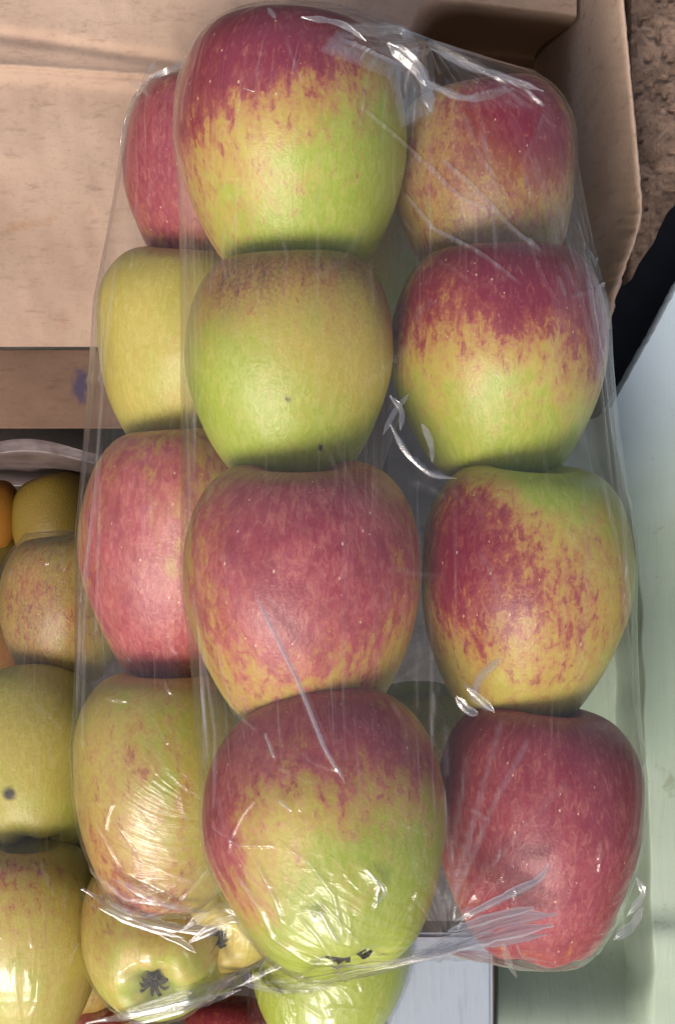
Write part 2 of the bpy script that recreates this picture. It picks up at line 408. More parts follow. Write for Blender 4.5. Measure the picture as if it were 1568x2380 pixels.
apple('F4', 762, 1922, 283, 300, .514, 27, 10, 200, [(630, 1660, .5, .75), (740, 1700, .35, .3), (500, 1880, .34, .85), (880, 1700, .42, .6), (560, 2010, .28, .4), (980, 1750, .3, .35)], .08, .12,
      [(650, 1850, .4, .5)], [], 'red shouldered yellow green apple with dark blossom end, at the foot of the front pack', G1, pink=.5, calyx=True, taper=.10)
# front pack, right-hand row
apple('R1', 1125, 430, 210, 245, .598, -6, 4, 40, [(1180, 270, .38, .75), (1230, 360, .25, .5), (1080, 400, .5, .2), (1300, 400, .3, .2)], .44, .95,
      [], [], 'orange red apple blurred by doubled film, nearest the dark corner of the carton', G1, rus_shade=[(1140, 500, .8, .8), (1200, 290, .4, -.9)])
apple('R2', 1158, 828, 249, 264, .574, -4, 0, 110, [(1080, 640, .48, .75), (1250, 660, .45, .75), (1380, 800, .35, .75), (940, 760, .3, .5), (1160, 760, .3, .25)], .10, .3,
      [(1020, 800, .4, .4)], [], 'apple with dark red shoulders and pale yellow lower half, beside the black bar', G1)
apple('R3', 1219, 1362, 249, 290, .558, -4, -3, 10, [(1240, 1130, .35, -.3), (1060, 1230, .38, .75), (1150, 1380, .5, .34), (1010, 1400, .4, .3), (1320, 1400, .45, .36)], .16, .5,
      [(1250, 1150, .35, -.35), (1430, 1500, .4, -.3)], [], 'apple with bare yellow patch on top and red streaked cheek, beside the painted board', G1)
apple('R4', 1255, 1918, 242, 284, .545, 0, -2, 300, [(1250, 1850, 1.2, .75)], .55, .8,
      [], [], 'dark red apple with film folds fanning across it, beside the painted board', G1, pink=.4)
# pack behind
apple('S1', 488, 400, 202, 225, .640, -8, 0, 10, [(380, 400, .9, .65)], .45, .8, [], [], 'crimson apple half hidden behind the topmost big apple', G2, pink=.3)
apple('S2', 443, 810, 216, 240, .632, -8, 0, 60, [(430, 600, .3, .42), (420, 800, .2, .1)], -.02, .75, [(260, 800, .35, .4), (380, 900, .3, -.2)], [],
      'yellow green apple half hidden at the left of the pack behind', G2)
apple('S3', 432, 1275, 248, 290, .622, -6, 0, 95, [(330, 1180, .6, .5), (300, 1450, .5, .4), (420, 1500, .4, .35)], .34, .85, [], [],
      'pink red streaky half hidden apple, between a green one and a yellow one', G2, pink=.8)
apple('S4', 388, 1822, 222, 268, .605, 0, 0, 170, [(350, 2060, .35, .6), (330, 1780, .5, .18), (230, 1950, .4, .22)], .16, .6, [(380, 1750, .3, -.45)], [],
      'yellow apple with brownish streaks and white glints, lowest in the pack behind', G2, rus_shade=[(380, 1800, .9, .3)])
apple('SR', 880, 560, 180, 210, .680, -6, 0, 33, [(880, 520, .6, .2)], .15, .35, [], [], 'dim olive apple glimpsed in the gap between the top four apples', G2, res=.6)
apple('SG', 960, 1750, 140, 160, .80, -6, 0, 33, [], .0, .3, [], [], 'green apple added and browned to darken the gap left of the dark red apple', G2, res=.6, rus_shade=[(965, 1740, 1, .95)])  # apple added behind the gap, painted brown to darken it
# pack at the bottom
apple('T1', 375, 2155, 192, 200, .640, 67, 2, 5, [(230, 2080, .4, .4), (450, 2080, .4, .3)], .12, .62, [(400, 2290, .4, -.5)], [],
      'yellow apple showing its dark blossom end at the bottom, below the film twist', G3, calyx=True)
apple('T2', 525, 2085, 165, 160, .640, 67, -10, 5, [(430, 2180, .4, .3)], .16, .85, [], [],
      'small orange yellow apple showing its blossom end under the film twist', G3, calyx=True)
apple('G1', 770, 2215, 185, 190, .655, 20, -8, 5, [], -.2, .0, [], [], 'plain bright green apple under the foot of the front pack', G3, taper=.02)
apple('D1', 530, 2440, 110, 120, .690, 10, 0, 5, [(530, 2350, .9, .6)], .5, .8, [], [], 'dark red apple at the bottom edge, left of two under the green one', G3, res=.6)
apple('D2', 690, 2470, 120, 130, .70, 10, 0, 25, [(690, 2380, .9, .6)], .6, .8, [], [], 'dark red apple at the bottom edge, just below the green apple', G3, res=.6)
apple('D3', 270, 2450, 120, 120, .69, 10, 0, 45, [(270, 2380, .9, .5)], .4, .8, [], [], 'dark red apple at the bottom edge, below the yellow blossom end', G3, res=.6)
# pack at the left edge
apple('L1', 150, 1410, 150, 170, .700, -4, 0, 15, [(90, 1400, .6, .3)], .28, .6, [], [], 'dim olive apple with deep shade painted in brown behind the film at the left, above the green one', G4, rus_shade=[(100, 1420, 1, .8)], res=.7)  # extra brown paints the deep shade into its skin
apple('L2', 80, 1765, 190, 200, .680, 30, 8, 15, [], .04, .6, [(120, 1650, .4, .5)], [(22, 1845, 20)], 'yellowish green apple with a black blossom scar at the left edge', G4, res=.8)
apple('L3', 60, 2180, 185, 225, .650, 0, 0, 15, [(60, 2000, .45, .45)], .12, .85, [(60, 2250, .4, -.35)], [], 'yellow apple with long white glints in the lower left corner', G4, res=.8)
apple('L4', 215, 2130, 120, 200, .690, 0, 0, 15, [(200, 2100, .9, .25)], .2, .9, [], [], 'brownish yellow apple wedged deep between two packs at lower left', G4, rus_shade=[(200, 2130, 1, .6)], res=.6)
# loose fruit far back in the crate, its peel darkened to paint the shade
apple('Y1', 135, 1225, 100, 125, .80, 0, 12, 0, [], -.2, 1.0, [], [], 'dull yellow fruit deep in the crate below the dark cardboard flap', None, res=.5, taper=0, name='yellow_fruit', cat='fruit', mat=M_yellow_shaded)
apple('Y2', 215, 1190, 92, 110, .85, 0, -10, 30, [], -.2, 1.0, [], [], 'dull yellow fruit deepest in the crate, tucked behind the film of the pack behind', None, res=.5, taper=0, name='yellow_fruit', cat='fruit', mat=M_yellow_shaded)
apple('Y3', 40, 1350, 95, 105, .85, 0, 10, 60, [], -.2, 1.0, [], [], 'dull yellow fruit deep in the crate between the two dim orange ones', None, res=.5, taper=0, name='yellow_fruit', cat='fruit', mat=M_yellow_shaded)
for k, cx, cy, hw, d, lb in (('O1', -25, 1190, 74, .80, 'dim orange fruit at the left edge, the higher of two'), ('O2', -30, 1485, 88, .80, 'dim orange fruit at the left edge, the lower of two')):
    apple(k, cx, cy, hw, hw * 1.05, d, 0, 0, 0, label=lb, group='orange fruits at the left edge', res=.5, taper=0, mat=M_orange, name='orange_fruit', cat='fruit')

# ------------------------------------------------------------------ cling film pulled tight over the apples
def upsample(G):
    nv, nu, _ = G.shape
    A = np.empty((nv, nu * 2, 3)); A[:, ::2] = G; A[:, 1::2] = .5 * (G + np.roll(G, -1, 1))
    B = np.empty((nv * 2 - 1, nu * 2, 3)); B[::2] = A; B[1::2] = .5 * (A[:-1] + A[1:])
    return B

def normals(G):
    du = np.roll(G, -1, 1) - np.roll(G, 1, 1)
    dv = np.empty_like(G); dv[1:-1] = G[2:] - G[:-2]; dv[0] = G[1] - G[0]; dv[-1] = G[-1] - G[-2]
    n = np.cross(du, dv); l = np.linalg.norm(n, axis=-1, keepdims=True)
    return n / np.maximum(l, 1e-9)

def push_out(G, keys, gap):
    V = G.reshape(-1, 3)
    for k in keys:
        a = ALL[k]; q = (V - a['c']); idx = np.nonzero((q ** 2).sum(1) < (a['R'] * 1.35) ** 2)[0]
        if not len(idx): continue
        l = q[idx] @ a['M']; rr = np.linalg.norm(l, axis=1); th = np.arccos(np.clip(l[:, 2] / np.maximum(rr, 1e-6), -1, 1))
        ph = np.arctan2(l[:, 1], l[:, 0]) % (2 * np.pi)
        u_ = np.clip(th / np.pi * 48 - .5, 0, 47); v_ = ph / (2 * np.pi) * 48 - .5; u0 = np.floor(u_).astype(int); v0 = np.floor(v_).astype(int); fu, fv = u_ - u0, v_ - v0
        u1 = np.minimum(u0 + 1, 47); T_ = a['tab']
        lim = ((T_[u0, v0 % 48] * (1 - fv) + T_[u0, (v0 + 1) % 48] * fv) * (1 - fu) + (T_[u1, v0 % 48] * (1 - fv) + T_[u1, (v0 + 1) % 48] * fv) * fu) * a['R'] + gap
        ins = rr < lim
        V[idx[ins]] = a['c'] + q[idx[ins]] * (lim[ins] / np.maximum(rr[ins], 1e-6))[:, None]
    return V.reshape(G.shape)

def random_folds(seed, keys, n, hgt=.0008):
    rs = np.random.RandomState(seed); out = []
    for i in range(n):
        a = ALL[keys[rs.randint(len(keys))]]; pc, dc = project(a['c'][None]); hw = a['R'] / dc[0] * FPX
        x, y = pc[0] + rs.uniform(-1.0, 1.0, 2) * hw * np.array([1.0, 1.15]); L = rs.uniform(.15, .75) * hw; g = rs.normal(1.45, .45) if rs.rand() < .7 else rs.uniform(0, 3.14)
        k = rs.normal(0, .25); p = []
        for q in np.linspace(-.5, .5, 4): p.append((x + math.cos(g + k * q) * L * q, y + math.sin(g + k * q) * L * q))
        out.append((p, rs.uniform(4, 8), hgt * rs.uniform(.4, 1.2), rs.uniform(.1, .7)))
    return out

def film(name, keys, top, bot, label, wl_=1.6, wc=1.0, iters=(60, 40, 12), lv=1, amp=1.0, veil0=0.12, folds=(), veils=(), nu0=80, nv0=72, gap=.0008):
    C = np.array([ALL[k]['c'] for k in keys]); Rm = max(ALL[k]['R'] for k in keys)
    c = C.mean(0); T, B = np.array(P(*top)), np.array(P(*bot))
    V = np.array([0, -1, 0.0]); d = C - c
    k = (d[:, 1] * d[:, 2]).sum() / max((d[:, 1] ** 2).sum(), 1e-9); V = np.array([0, -1, -k]); V /= np.linalg.norm(V)
    U = np.array([1.0, 0, 0]); kk = (d[:, 0] * (d[:, 2] - k * d[:, 1])).sum() / max((d[:, 0] ** 2).sum(), 1e-5); kk = float(np.clip(kk, -1, 1)); U = np.array([1, 0, kk]); U /= np.linalg.norm(U)
    W = np.cross(V, U); W /= np.linalg.norm(W); W = W if W[2] > 0 else -W; U = np.cross(W, V) * 1.0
    if U[0] < 0: U = -U
    a = np.abs(d @ U).max() + Rm * 1.25; b = np.abs(d @ V).max() + Rm * 1.35; w = np.abs(d @ W).max() + Rm * 1.25
    s = (np.arange(nu0) / nu0) * 2 * np.pi; th = np.linspace(0, np.pi, nv0)
    sp = lambda x, p: np.sign(x) * np.abs(x) ** p
    st, ct = np.sin(th)[:, None] ** .45, sp(np.cos(th), .7)[:, None]
    # the seam (s=0) lies on the far side
    X = -sp(np.sin(s), .75) * a; Y = -sp(np.cos(s), .75) * w
    G = c + (st * X)[..., None] * U + (st * Y)[..., None] * W - (ct * b + 0 * X)[..., None] * V
    # slide the two gathered ends to where the sheet is twisted together
    tt = np.linspace(0, 1, nv0)[:, None, None]
    G = G + (T - G[0]) * smooth(.45, 0, tt) ** 2 + (B - G[-1]) * smooth(.55, 1, tt) ** 2 if True else G
    for lev in range(lv): G = upsample(G)
    # first a taut hull over every apple ...
    bm = bmesh.new()
    for k_ in keys:
        a_ = ALL[k_]; me_ = a_['o'].data; cc = np.empty(len(me_.vertices) * 3, np.float32); me_.vertices.foreach_get('co', cc)
        cc = cc.reshape(-1, 3)[::7] * a_['R'] * 1.012 @ a_['M'].T + a_['c']
        for p_ in cc: bm.verts.new(p_)
    r_ = bmesh.ops.convex_hull(bm, input=bm.verts); bmesh.ops.delete(bm, geom=list(set(e for e in r_['geom_interior'] if isinstance(e, bmesh.types.BMVert))), context='VERTS')
    from mathutils.bvhtree import BVHTree
    tree = BVHTree.FromBMesh(bm); bm.free()
    q = G - c; qu, qv = q @ U, q @ V
    tgt = c + .55 * qu[..., None] * U * smooth(0, .02, a) + .72 * qv[..., None] * V
    tgt = c + (tgt - c) * .9
    shp = G.shape; g_, t_ = G.reshape(-1, 3), tgt.reshape(-1, 3); out = g_.copy()
    for i in range(len(g_)):
        dv = t_[i] - g_[i]; l = np.linalg.norm(dv); dv = dv / l; st_ = g_[i] - dv * .15
        hit = tree.ray_cast(Vector(st_), Vector(dv), l + .15)
        out[i] = hit[0] if hit[0] is not None else tree.find_nearest(Vector(g_[i]))[0]
    G = out.reshape(shp)
    # ... which then settles into the valleys between them
    for lev, it in enumerate(iters):
        if lev: G = upsample(G)
        for i in range(it):
            L = np.zeros_like(G)
            L[1:-1] = (wl_ * (G[2:] + G[:-2] - 2 * G[1:-1]) + wc * (np.roll(G, 1, 1) + np.roll(G, -1, 1) - 2 * G)[1:-1]) / (2 * (wl_ + wc))
            n = normals(G); ln = (L * n).sum(-1, keepdims=True) * n
            G = G + .9 * ln + .10 * (L - ln)
            G = push_out(G, keys, gap)
    nv, nu, _ = G.shape
    n = normals(G); n[0] = n[1].mean(0); n[-1] = n[-2].mean(0)
    if (n.reshape(-1, 3) * (G.reshape(-1, 3) - c)).sum() < 0: n = -n
    S, Vv = np.meshgrid(np.arange(nu) / nu, np.linspace(0, 1, nv))
    # wrinkles: long ones down the sheet, gathered pleats round both ends
    dT = np.linalg.norm(G - T, axis=-1); dB = np.linalg.norm(G - B, axis=-1)
    near = np.exp(-dB / .022) + .8 * np.exp(-dT / .028)
    pl = 1 - np.abs(vnoise(S * 70 * 1.0 + 7, Vv * 3)) * 2
    pl2 = 1 - np.abs(vnoise(S * 150 + 3, Vv * 9, 5)) * 2
    h = near * (.0016 * pl + .0007 * pl2) * smooth(0, .012, np.minimum(dT, dB))
    h = h + .00016 * (1 - np.abs(vnoise(S * 130, Vv * 5 + 9, 2)) * 2) + .00030 * vnoise(S * 60, Vv * 6, 8)
    # scattered small crinkles towards the lower end
    cr = 1 - np.abs(vnoise(S * 60 + Vv * 40, Vv * 50 - S * 30, 3)) * 2
    h = h + .00025 * np.clip(cr, 0, 1) ** 3 * np.exp(-dB / .07)
    pj, dep = project(G.reshape(-1, 3)); front = (n.reshape(-1, 3)[:, 2] > .05)
    H = (h * amp).ravel(); VE = np.full(len(H), veil0)
    def segd(pts):
        best = np.full(len(pj), 1e9); tt = np.zeros(len(pj)); pts = np.array(pts, float); m = len(pts) - 1
        for i in range(m):
            a_, b_ = pts[i], pts[i + 1]; ab = b_ - a_; t_ = np.clip(((pj - a_) @ ab) / (ab @ ab), 0, 1)
            dd = np.hypot(*(pj - a_ - t_[:, None] * ab).T); u = dd < best; best[u] = dd[u]; tt[u] = (i + t_[u]) / m
        return best, tt
    for pts, wpx, hgt, vl in list(folds) + random_folds(len(keys) * 13 + 5, keys, 14 * len(keys)):
        dd, tt = segd(pts); e = np.clip(1 - dd / wpx, 0, 1) * smooth(0, .12, tt) * smooth(0, .12, 1 - tt) * front
        H += hgt * e; VE += vl * smooth(0, .6, e)
    for poly, val, soft in veils:
        poly = np.array(poly, float); x, y = pj.T; ins = np.zeros(len(pj), bool)
        for i in range(len(poly)):
            x1, y1 = poly[i]; x2, y2 = poly[(i + 1) % len(poly)]
            cnd = (y1 > y) != (y2 > y); ins ^= cnd & (x < (x2 - x1) * (y - y1) / (y2 - y1 + 1e-9) + x1)
        dd, _ = segd(list(map(tuple, poly)) + [tuple(poly[0])])
        m = np.where(ins, smooth(0, soft, dd + soft * .5), smooth(soft * .5, 0, dd) * .5 if False else 0) * front
        VE += val * m
    G2 = push_out(G + n * H.reshape(nv, nu, 1), keys, .0004)
    me = grid_mesh(name, G2.reshape(-1, 3), nu, nv, wrap=True)
    fattr(me, 'fs', S); fattr(me, 'fv', Vv); fattr(me, 'veil', np.clip(VE, 0, 3))
    o = add_obj(name, me, M_film); tag(o, label, 'cling film', 'clear film round the apple packs')
    return dict(o=o, pj=pj[front], dep=dep[front])

FR_FOLDS = [
 ([(585, 1365), (690, 1580), (755, 1740), (800, 1815)], 7, .0011, 1.6), ([(612, 1400), (705, 1590), (770, 1750)], 5, .0008, .8), ([(615, 1700), (640, 1765)], 6, .0009, 2.0),
 ([(645, 1858), (680, 1885)], 5, .0008, 1.8), ([(820, 230), (950, 345), (1075, 465), (1150, 492)], 7, .0008, .8), ([(930, 440), (1005, 530), (1110, 585), (1220, 668)], 6, .0009, 1.2),
 ([(1015, 365), (1095, 430), (1190, 530), (1265, 590)], 8, .0009, .9), ([(970, 190), (1060, 232), (1185, 205)], 6, .0010, 1.6), ([(1140, 178), (1215, 205), (1265, 250)], 6, .0010, 2.0),
 ([(905, 985), (945, 1055), (1000, 1102), (1070, 1115)], 5, .0011, 1.6), ([(1070, 250), (1120, 370), (1190, 470)], 6, .0006, .6), ([(1265, 260), (1215, 380), (1235, 470)], 6, .0006, .6),
 ([(1165, 1525), (1110, 1580), (1095, 1620), (1145, 1655)], 8, .0014, 1.6), ([(1075, 1590), (1110, 1610)], 6, .0010, 1.6), ([(1300, 600), (1345, 680), (1400, 900)], 6, .0005, .3),
 ([(1030, 2135), (1100, 1900), (1172, 1650)], 10, .0006, .9), ([(1032, 2140), (1140, 1880), (1235, 1700)], 11, .0006, 1.0), ([(1036, 2140), (1180, 1960), (1330, 1800)], 9, .0005, .6),
 ([(1034, 2142), (1150, 2090), (1240, 2045), (1272, 2010)], 12, .0010, 1.6), ([(1030, 2120), (1062, 1900), (1090, 1740)], 8, .0005, .7),
 ([(490, 1915), (555, 1965), (640, 1965)], 6, .0008, 1.0), ([(640, 1950), (720, 2005), (775, 2080), (800, 2190)], 6, .0009, .9), ([(590, 1990), (640, 2090), (660, 2150)], 7, .0008, .9),
 ([(845, 2010), (880, 2060), (870, 2120)], 6, .0010, 1.2), ([(700, 2110), (745, 2120), (790, 2200)], 7, .0010, 1.3), ([(620, 2170), (720, 2235), (860, 2240), (960, 2215)], 6, .0008, .8),
 ([(550, 2030), (610, 2120), (640, 2190)], 8, .0008, .8), ([(1340, 480), (1385, 800), (1420, 1150)], 5, .0004, .6), ([(440, 640), (448, 1000), (440, 1300)], 5, .0004, .7), ([(432, 500), (436, 900), (440, 1250)], 5, .0006, 1.1), ([(450, 480), (458, 900), (452, 1150)], 4, .0005, .9), ([(446, 1350), (470, 1550), (486, 1800)], 5, .0006, 1.1), ([(470, 1480), (500, 1700), (500, 1900)], 5, .0006, .9), ([(1362, 620), (1400, 860), (1440, 1200), (1470, 1500)], 5, .0005, .8), ([(1385, 1060), (1440, 1300), (1468, 1620), (1488, 1800)], 5, .0005, .8),
 ([(462, 560), (470, 900)], 5, .0004, .5), ([(500, 1480), (540, 1650), (600, 1700)], 5, .0006, .7), ([(472, 1500), (480, 1800)], 6, .0005, .7)]
FRONT = film('film_wrap', ['F1', 'F2', 'F3', 'F4', 'R1', 'R2', 'R3', 'R4'], (985, 150, .565), (1030, 2150, .500),
     'clear cling film stretched round the front pack of eight apples', folds=FR_FOLDS,
     veils=[([(1000, 180), (1270, 200), (1340, 480), (1290, 600), (1000, 560), (940, 430)], .45, 40), ([(1068, 250), (1262, 250), (1225, 410), (1190, 420)], -.6, 24),
            ([(1150, 180), (1420, 700), (1440, 1000), (1380, 1080), (1250, 880), (1300, 620)], .5, 40), ([(560, 2010), (900, 2040), (1000, 2200), (640, 2220)], .25, 60),
            ([(900, 950), (1050, 1000), (1060, 1150), (870, 1150)], .15, 60), ([(800, 50), (1000, 60), (1010, 260), (930, 300), (900, 180), (740, 120)], 1.6, 60)])
BEHIND = film('film_wrap', ['S1', 'S2', 'S3', 'S4', 'SR'], (430, 130, .64), (600, 2110, .560),
     'clear cling film stretched round the half hidden pack behind, twisted at its foot', folds=[
     ([(185, 2060), (300, 2120), (420, 2140), (520, 2120)], 7, .0010, 1.4), ([(200, 2010), (290, 2090), (430, 2110)], 6, .0009, 1.2), ([(215, 1900), (280, 2020), (400, 2080)], 5, .0007, .7),
     ([(250, 1880), (330, 2000), (470, 2060)], 5, .0007, .7), ([(320, 1880), (400, 1990), (500, 2040)], 5, .0006, .6), ([(235, 1100), (222, 1500)], 6, .0005, .9), ([(240, 700), (232, 900)], 5, .0004, .7), ([(280, 560), (245, 800), (225, 1100), (190, 1400), (178, 1700)], 5, .0006, 1.0), ([(240, 1020), (205, 1300), (190, 1600)], 5, .0005, .8), ([(200, 1500), (190, 1750)], 5, .0005, .8), ([(470, 620), (440, 1000)], 4, .0004, .5)],
     veils=[([(200, 2050), (620, 2010), (640, 2180), (300, 2160)], .5, 60)])
LOW = film('film_wrap', ['T1', 'T2'], (470, 1950, .66), (565, 2285, .610), 'clear film round the bottom apples whose blossom ends show', nv0=60, amp=.6, veil0=.05,
     folds=[([(240, 2370), (420, 2340), (560, 2290)], 7, .0010, 1.4)])
GREEN = film('film_wrap', ['G1', 'D2'], (575, 2280, .625), (1010, 2560, .66), 'clear film round the green apple, pleated at its left end', nv0=50, veil0=.02, amp=.6,
     folds=[([(580, 2285), (680, 2275), (800, 2230)], 7, .0007, .6), ([(580, 2290), (700, 2330), (760, 2370)], 7, .0007, .6), ([(580, 2288), (660, 2300), (720, 2300)], 7, .0007, .6)])
LEFT = film('film_wrap', ['L1', 'L2', 'L3', 'L4'], (300, 1250, .72), (120, 2600, .66), 'clear film over the apples at the left edge', veil0=.1)

def ribbon(fw, pts, wpx, veil=1.4, name='film_fold', lift=.0012, amp=.35, free=None):
    """a thick pleat of bunched film lying on the wrap: a narrow corrugated strip that tapers at both ends"""
    pts = np.array(pts, float); seg = np.hypot(*(pts[1:] - pts[:-1]).T); cum = np.r_[0, np.cumsum(seg)]; n = max(8, int(cum[-1] / 7))
    t = np.linspace(0, cum[-1], n); k = np.clip(np.searchsorted(cum, t, side='right') - 1, 0, len(seg) - 1); u = ((t - cum[k]) / seg[k])[:, None]
    p = np.vstack([pts[0] * 2 - pts[1], pts, pts[-1] * 2 - pts[-2]]); a, b, c, d = p[k], p[k + 1], p[k + 2], p[k + 3]
    q = .5 * (2 * b + (c - a) * u + (2 * a - 5 * b + 4 * c - d) * u ** 2 + (3 * b - a - 3 * c + d) * u ** 3)
    tan = np.gradient(q, axis=0); nn = np.stack([-tan[:, 1], tan[:, 0]], 1) / np.hypot(*tan.T)[:, None]
    dep = []; last = None
    for x, y in q:
        dd = np.hypot(fw['pj'][:, 0] - x, fw['pj'][:, 1] - y); m = dd < 12
        if m.any(): last = fw['dep'][m].min()
        elif last is None: last = fw['dep'][dd.argmin()]
        dep.append(last)
    if free is not None: dep = np.linspace(dep[0], free, n)
    dep = np.convolve(np.pad(dep, 2, mode='edge'), np.ones(5) / 5, 'valid') - lift
    m = 9; V = []; rs = np.random.RandomState(int(abs(pts).sum()) % 9999); zz = rs.uniform(-1, 1, m)
    for i in range(n):
        tt = i / (n - 1); w = wpx * (smooth(0, .25, tt) * .75 + .25) * (smooth(0, .2, 1 - tt) * .8 + .2) * (1 + .25 * float(vnoise(np.array(i * .35), np.array(wpx))))
        for j in range(m):
            o_ = (j / (m - 1) - .5) * 2
            h = (zz[j] + .8 * (-1) ** j) * w / FPX * dep[i] * amp + .35 * w / FPX * dep[i] * (1 - o_ * o_)
            V.append(P(q[i, 0] + nn[i, 0] * o_ * w, q[i, 1] + nn[i, 1] * o_ * w, dep[i] - h))
    me = grid_mesh(name, np.array([tuple(v) for v in V]), m, n)
    J, I = np.meshgrid(np.linspace(0, .03, m), np.linspace(0, .3, n)); fattr(me, 'fs', J); fattr(me, 'fv', I); fattr(me, 'veil', np.full(len(V), veil))
    return add_obj(name, me, M_film, fw['o'])

for pts, w in (([(1292, 2125), (1200, 2135), (1080, 2175), (960, 2225)], 15), ([(1285, 2150), (1190, 2168), (1070, 2198), (930, 2236)], 15), ([(1240, 2110), (1150, 2130), (1040, 2165)], 11),
               ([(1270, 2172), (1150, 2192), (1020, 2212)], 9), ([(1275, 2005), (1250, 2045), (1180, 2080), (1060, 2140)], 9)): ribbon(FRONT, pts, w, veil=4.2)
for pts, w in (([(1170, 2190), (1180, 2235), (1200, 2272)], 7), ([(1200, 2196), (1215, 2225), (1250, 2232)], 4), ([(1478, 2040), (1492, 2080), (1455, 2130)], 8), ([(1490, 2110), (1470, 2150), (1425, 2185)], 12),
               ([(566, 205), (590, 213)], 2.5), ([(622, 18), (640, 42)], 6), ([(720, 2118), (735, 2135), (752, 2120)], 9), ([(860, 2030), (893, 2070), (868, 2110)], 5)): ribbon(FRONT, pts, w)
for pts, w in (([(795, 62), (870, 70), (935, 72), (968, 125), (1010, 108)], 13), ([(1000, 112), (1080, 150), (1180, 182), (1262, 212)], 9), ([(985, 185), (1060, 222), (1120, 228), (1195, 205)], 8),
               ([(900, 100), (960, 150), (990, 200)], 16), ([(960, 130), (985, 190), (1000, 260)], 14), ([(700, 40), (790, 55), (850, 95)], 7),
               ([(905, 920), (932, 955), (930, 1000)], 6), ([(890, 1010), (915, 960), (950, 915)], 6), ([(980, 985), (1000, 1030), (1004, 1075)], 7), ([(905, 985), (945, 1055), (1000, 1102), (1060, 1112)], 5),
               ([(1165, 1528), (1115, 1575), (1100, 1625)], 11), ([(1085, 1600), (1120, 1630), (1148, 1655)], 9), ([(1060, 1620), (1085, 1650), (1110, 1660)], 12),
               ([(590, 1375), (690, 1580), (755, 1740), (802, 1820)], 5)): ribbon(FRONT, pts, w, veil=1.5)
for pts, w in (([(190, 2065), (300, 2125), (430, 2160), (520, 2150)], 12), ([(230, 2110), (320, 2150), (430, 2180)], 8), ([(270, 2045), (380, 2100), (480, 2120)], 10), ([(330, 2150), (420, 2190), (455, 2215)], 8),
               ([(420, 2165), (500, 2110), (560, 2120), (600, 2105)], 14), ([(440, 2190), (520, 2140), (600, 2125), (652, 2135)], 16), ([(560, 2140), (600, 2100), (650, 2110)], 12),
               ([(300, 190), (330, 205), (345, 225)], 6), ([(345, 180), (400, 160), (440, 130)], 7), ([(360, 140), (330, 195)], 6)): ribbon(BEHIND, pts, w)
for pts, w in (([(200, 2378), (330, 2355), (470, 2320), (560, 2290)], 9), ([(280, 2385), (420, 2350), (560, 2300)], 8), ([(560, 2290), (640, 2250), (720, 2222)], 7), ([(480, 2300), (560, 2275), (610, 2290)], 12),
               ([(565, 2290), (660, 2310), (700, 2350)], 6)): ribbon(LOW, pts, w)

# ------------------------------------------------------------------ the stall round the packs
def sheet(name, fn, x0, x1, y0, y1, nx, ny, mat, parent=None, ink=None, thick=None, warp=None):
    """height-field sheet: fn(x, y) -> depth, x/y in photograph units; solidified downwards"""
    xs, ys = np.meshgrid(np.linspace(x0, x1, nx), np.linspace(y0, y1, ny))
    if warp: ys = warp(xs, ys)
    D = fn(xs, ys)
    V = np.stack([(xs - PW / 2) / FPX * D, (PH / 2 - ys) / FPX * D, CAMZ - D], -1)
    if thick:                                   # cut edges: one more ring of vertices straight below the rim
        V = np.pad(V, ((1, 1), (1, 1), (0, 0)), mode='edge'); V[0, :, 2] -= thick; V[-1, :, 2] -= thick; V[1:-1, 0, 2] -= thick; V[1:-1, -1, 2] -= thick
        xs, ys = np.pad(xs, 1, mode='edge'), np.pad(ys, 1, mode='edge'); nx += 2; ny += 2
    V = V.reshape(-1, 3)
    me = grid_mesh(name, V, nx, ny)
    if ink is not None: fattr(me, 'ink', ink(xs, ys))
    o = add_obj(name, me, mat, parent)
    me.flip_normals()
    return o

def prism(name, pts, d0, thick, mat, parent=None, bev=.0015, seg=2):
    """solid board with a polygonal face given in photograph units at distance d0 (top) and real thickness"""
    bm = bmesh.new(); top = [bm.verts.new(P(x, y, d0)) for x, y in pts]
    f = bm.faces.new(top); f.normal_update()
    if f.normal.z < 0: f.normal_flip()
    r = bmesh.ops.extrude_face_region(bm, geom=[f]); vs = [e for e in r['geom'] if isinstance(e, bmesh.types.BMVert)]
    bmesh.ops.translate(bm, verts=vs, vec=(0, 0, -thick))
    bmesh.ops.recalc_face_normals(bm, faces=bm.faces)
    bmesh.ops.bevel(bm, geom=list(bm.edges), offset=bev, segments=seg, affect='EDGES')
    me = bpy.data.meshes.new(name); bm.to_mesh(me); bm.free()
    return add_obj(name, me, mat, parent)

carton = bpy.data.objects.new('cardboard_carton', None); COL.objects.link(carton)
tag(carton, 'pinkish brown cardboard carton with creased back panel and a side wall behind the packs', 'carton')
def back_fn(x, y):
    d = .700 + 0 * x
    for (ya, yb, dp, w) in ((85, 150, .0022, 16), (162, 200, -.0025, 20)):
        yy = ya + (yb - ya) * x / 480 + 6 * vnoise(x * .01, 0 * x + dp * 1e3); d = d + dp * np.exp(-((y - yy) / w) ** 2)
    d = d - .004 * smooth(160, 150, y - x * .07) + .0015 * vnoise(x * .006, y * .006) + .0005 * vnoise(x * .03, y * .012)
    d = d + .15 * smooth(970, 1120, x + .3 * y) * smooth(-10, 110, y - (x - 1000) * .12)           # sinks towards the corner, an invented pit shaped to darken it
    return d
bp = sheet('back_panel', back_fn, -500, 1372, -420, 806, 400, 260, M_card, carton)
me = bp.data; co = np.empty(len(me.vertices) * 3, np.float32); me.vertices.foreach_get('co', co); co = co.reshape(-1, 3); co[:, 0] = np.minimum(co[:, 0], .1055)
fattr(me, 'corner_shade', smooth(.69, .73, CAMZ - co[:, 2])); me.vertices.foreach_set('co', co.ravel())  # painted shade: the panel turns darker brown where the pit is deep
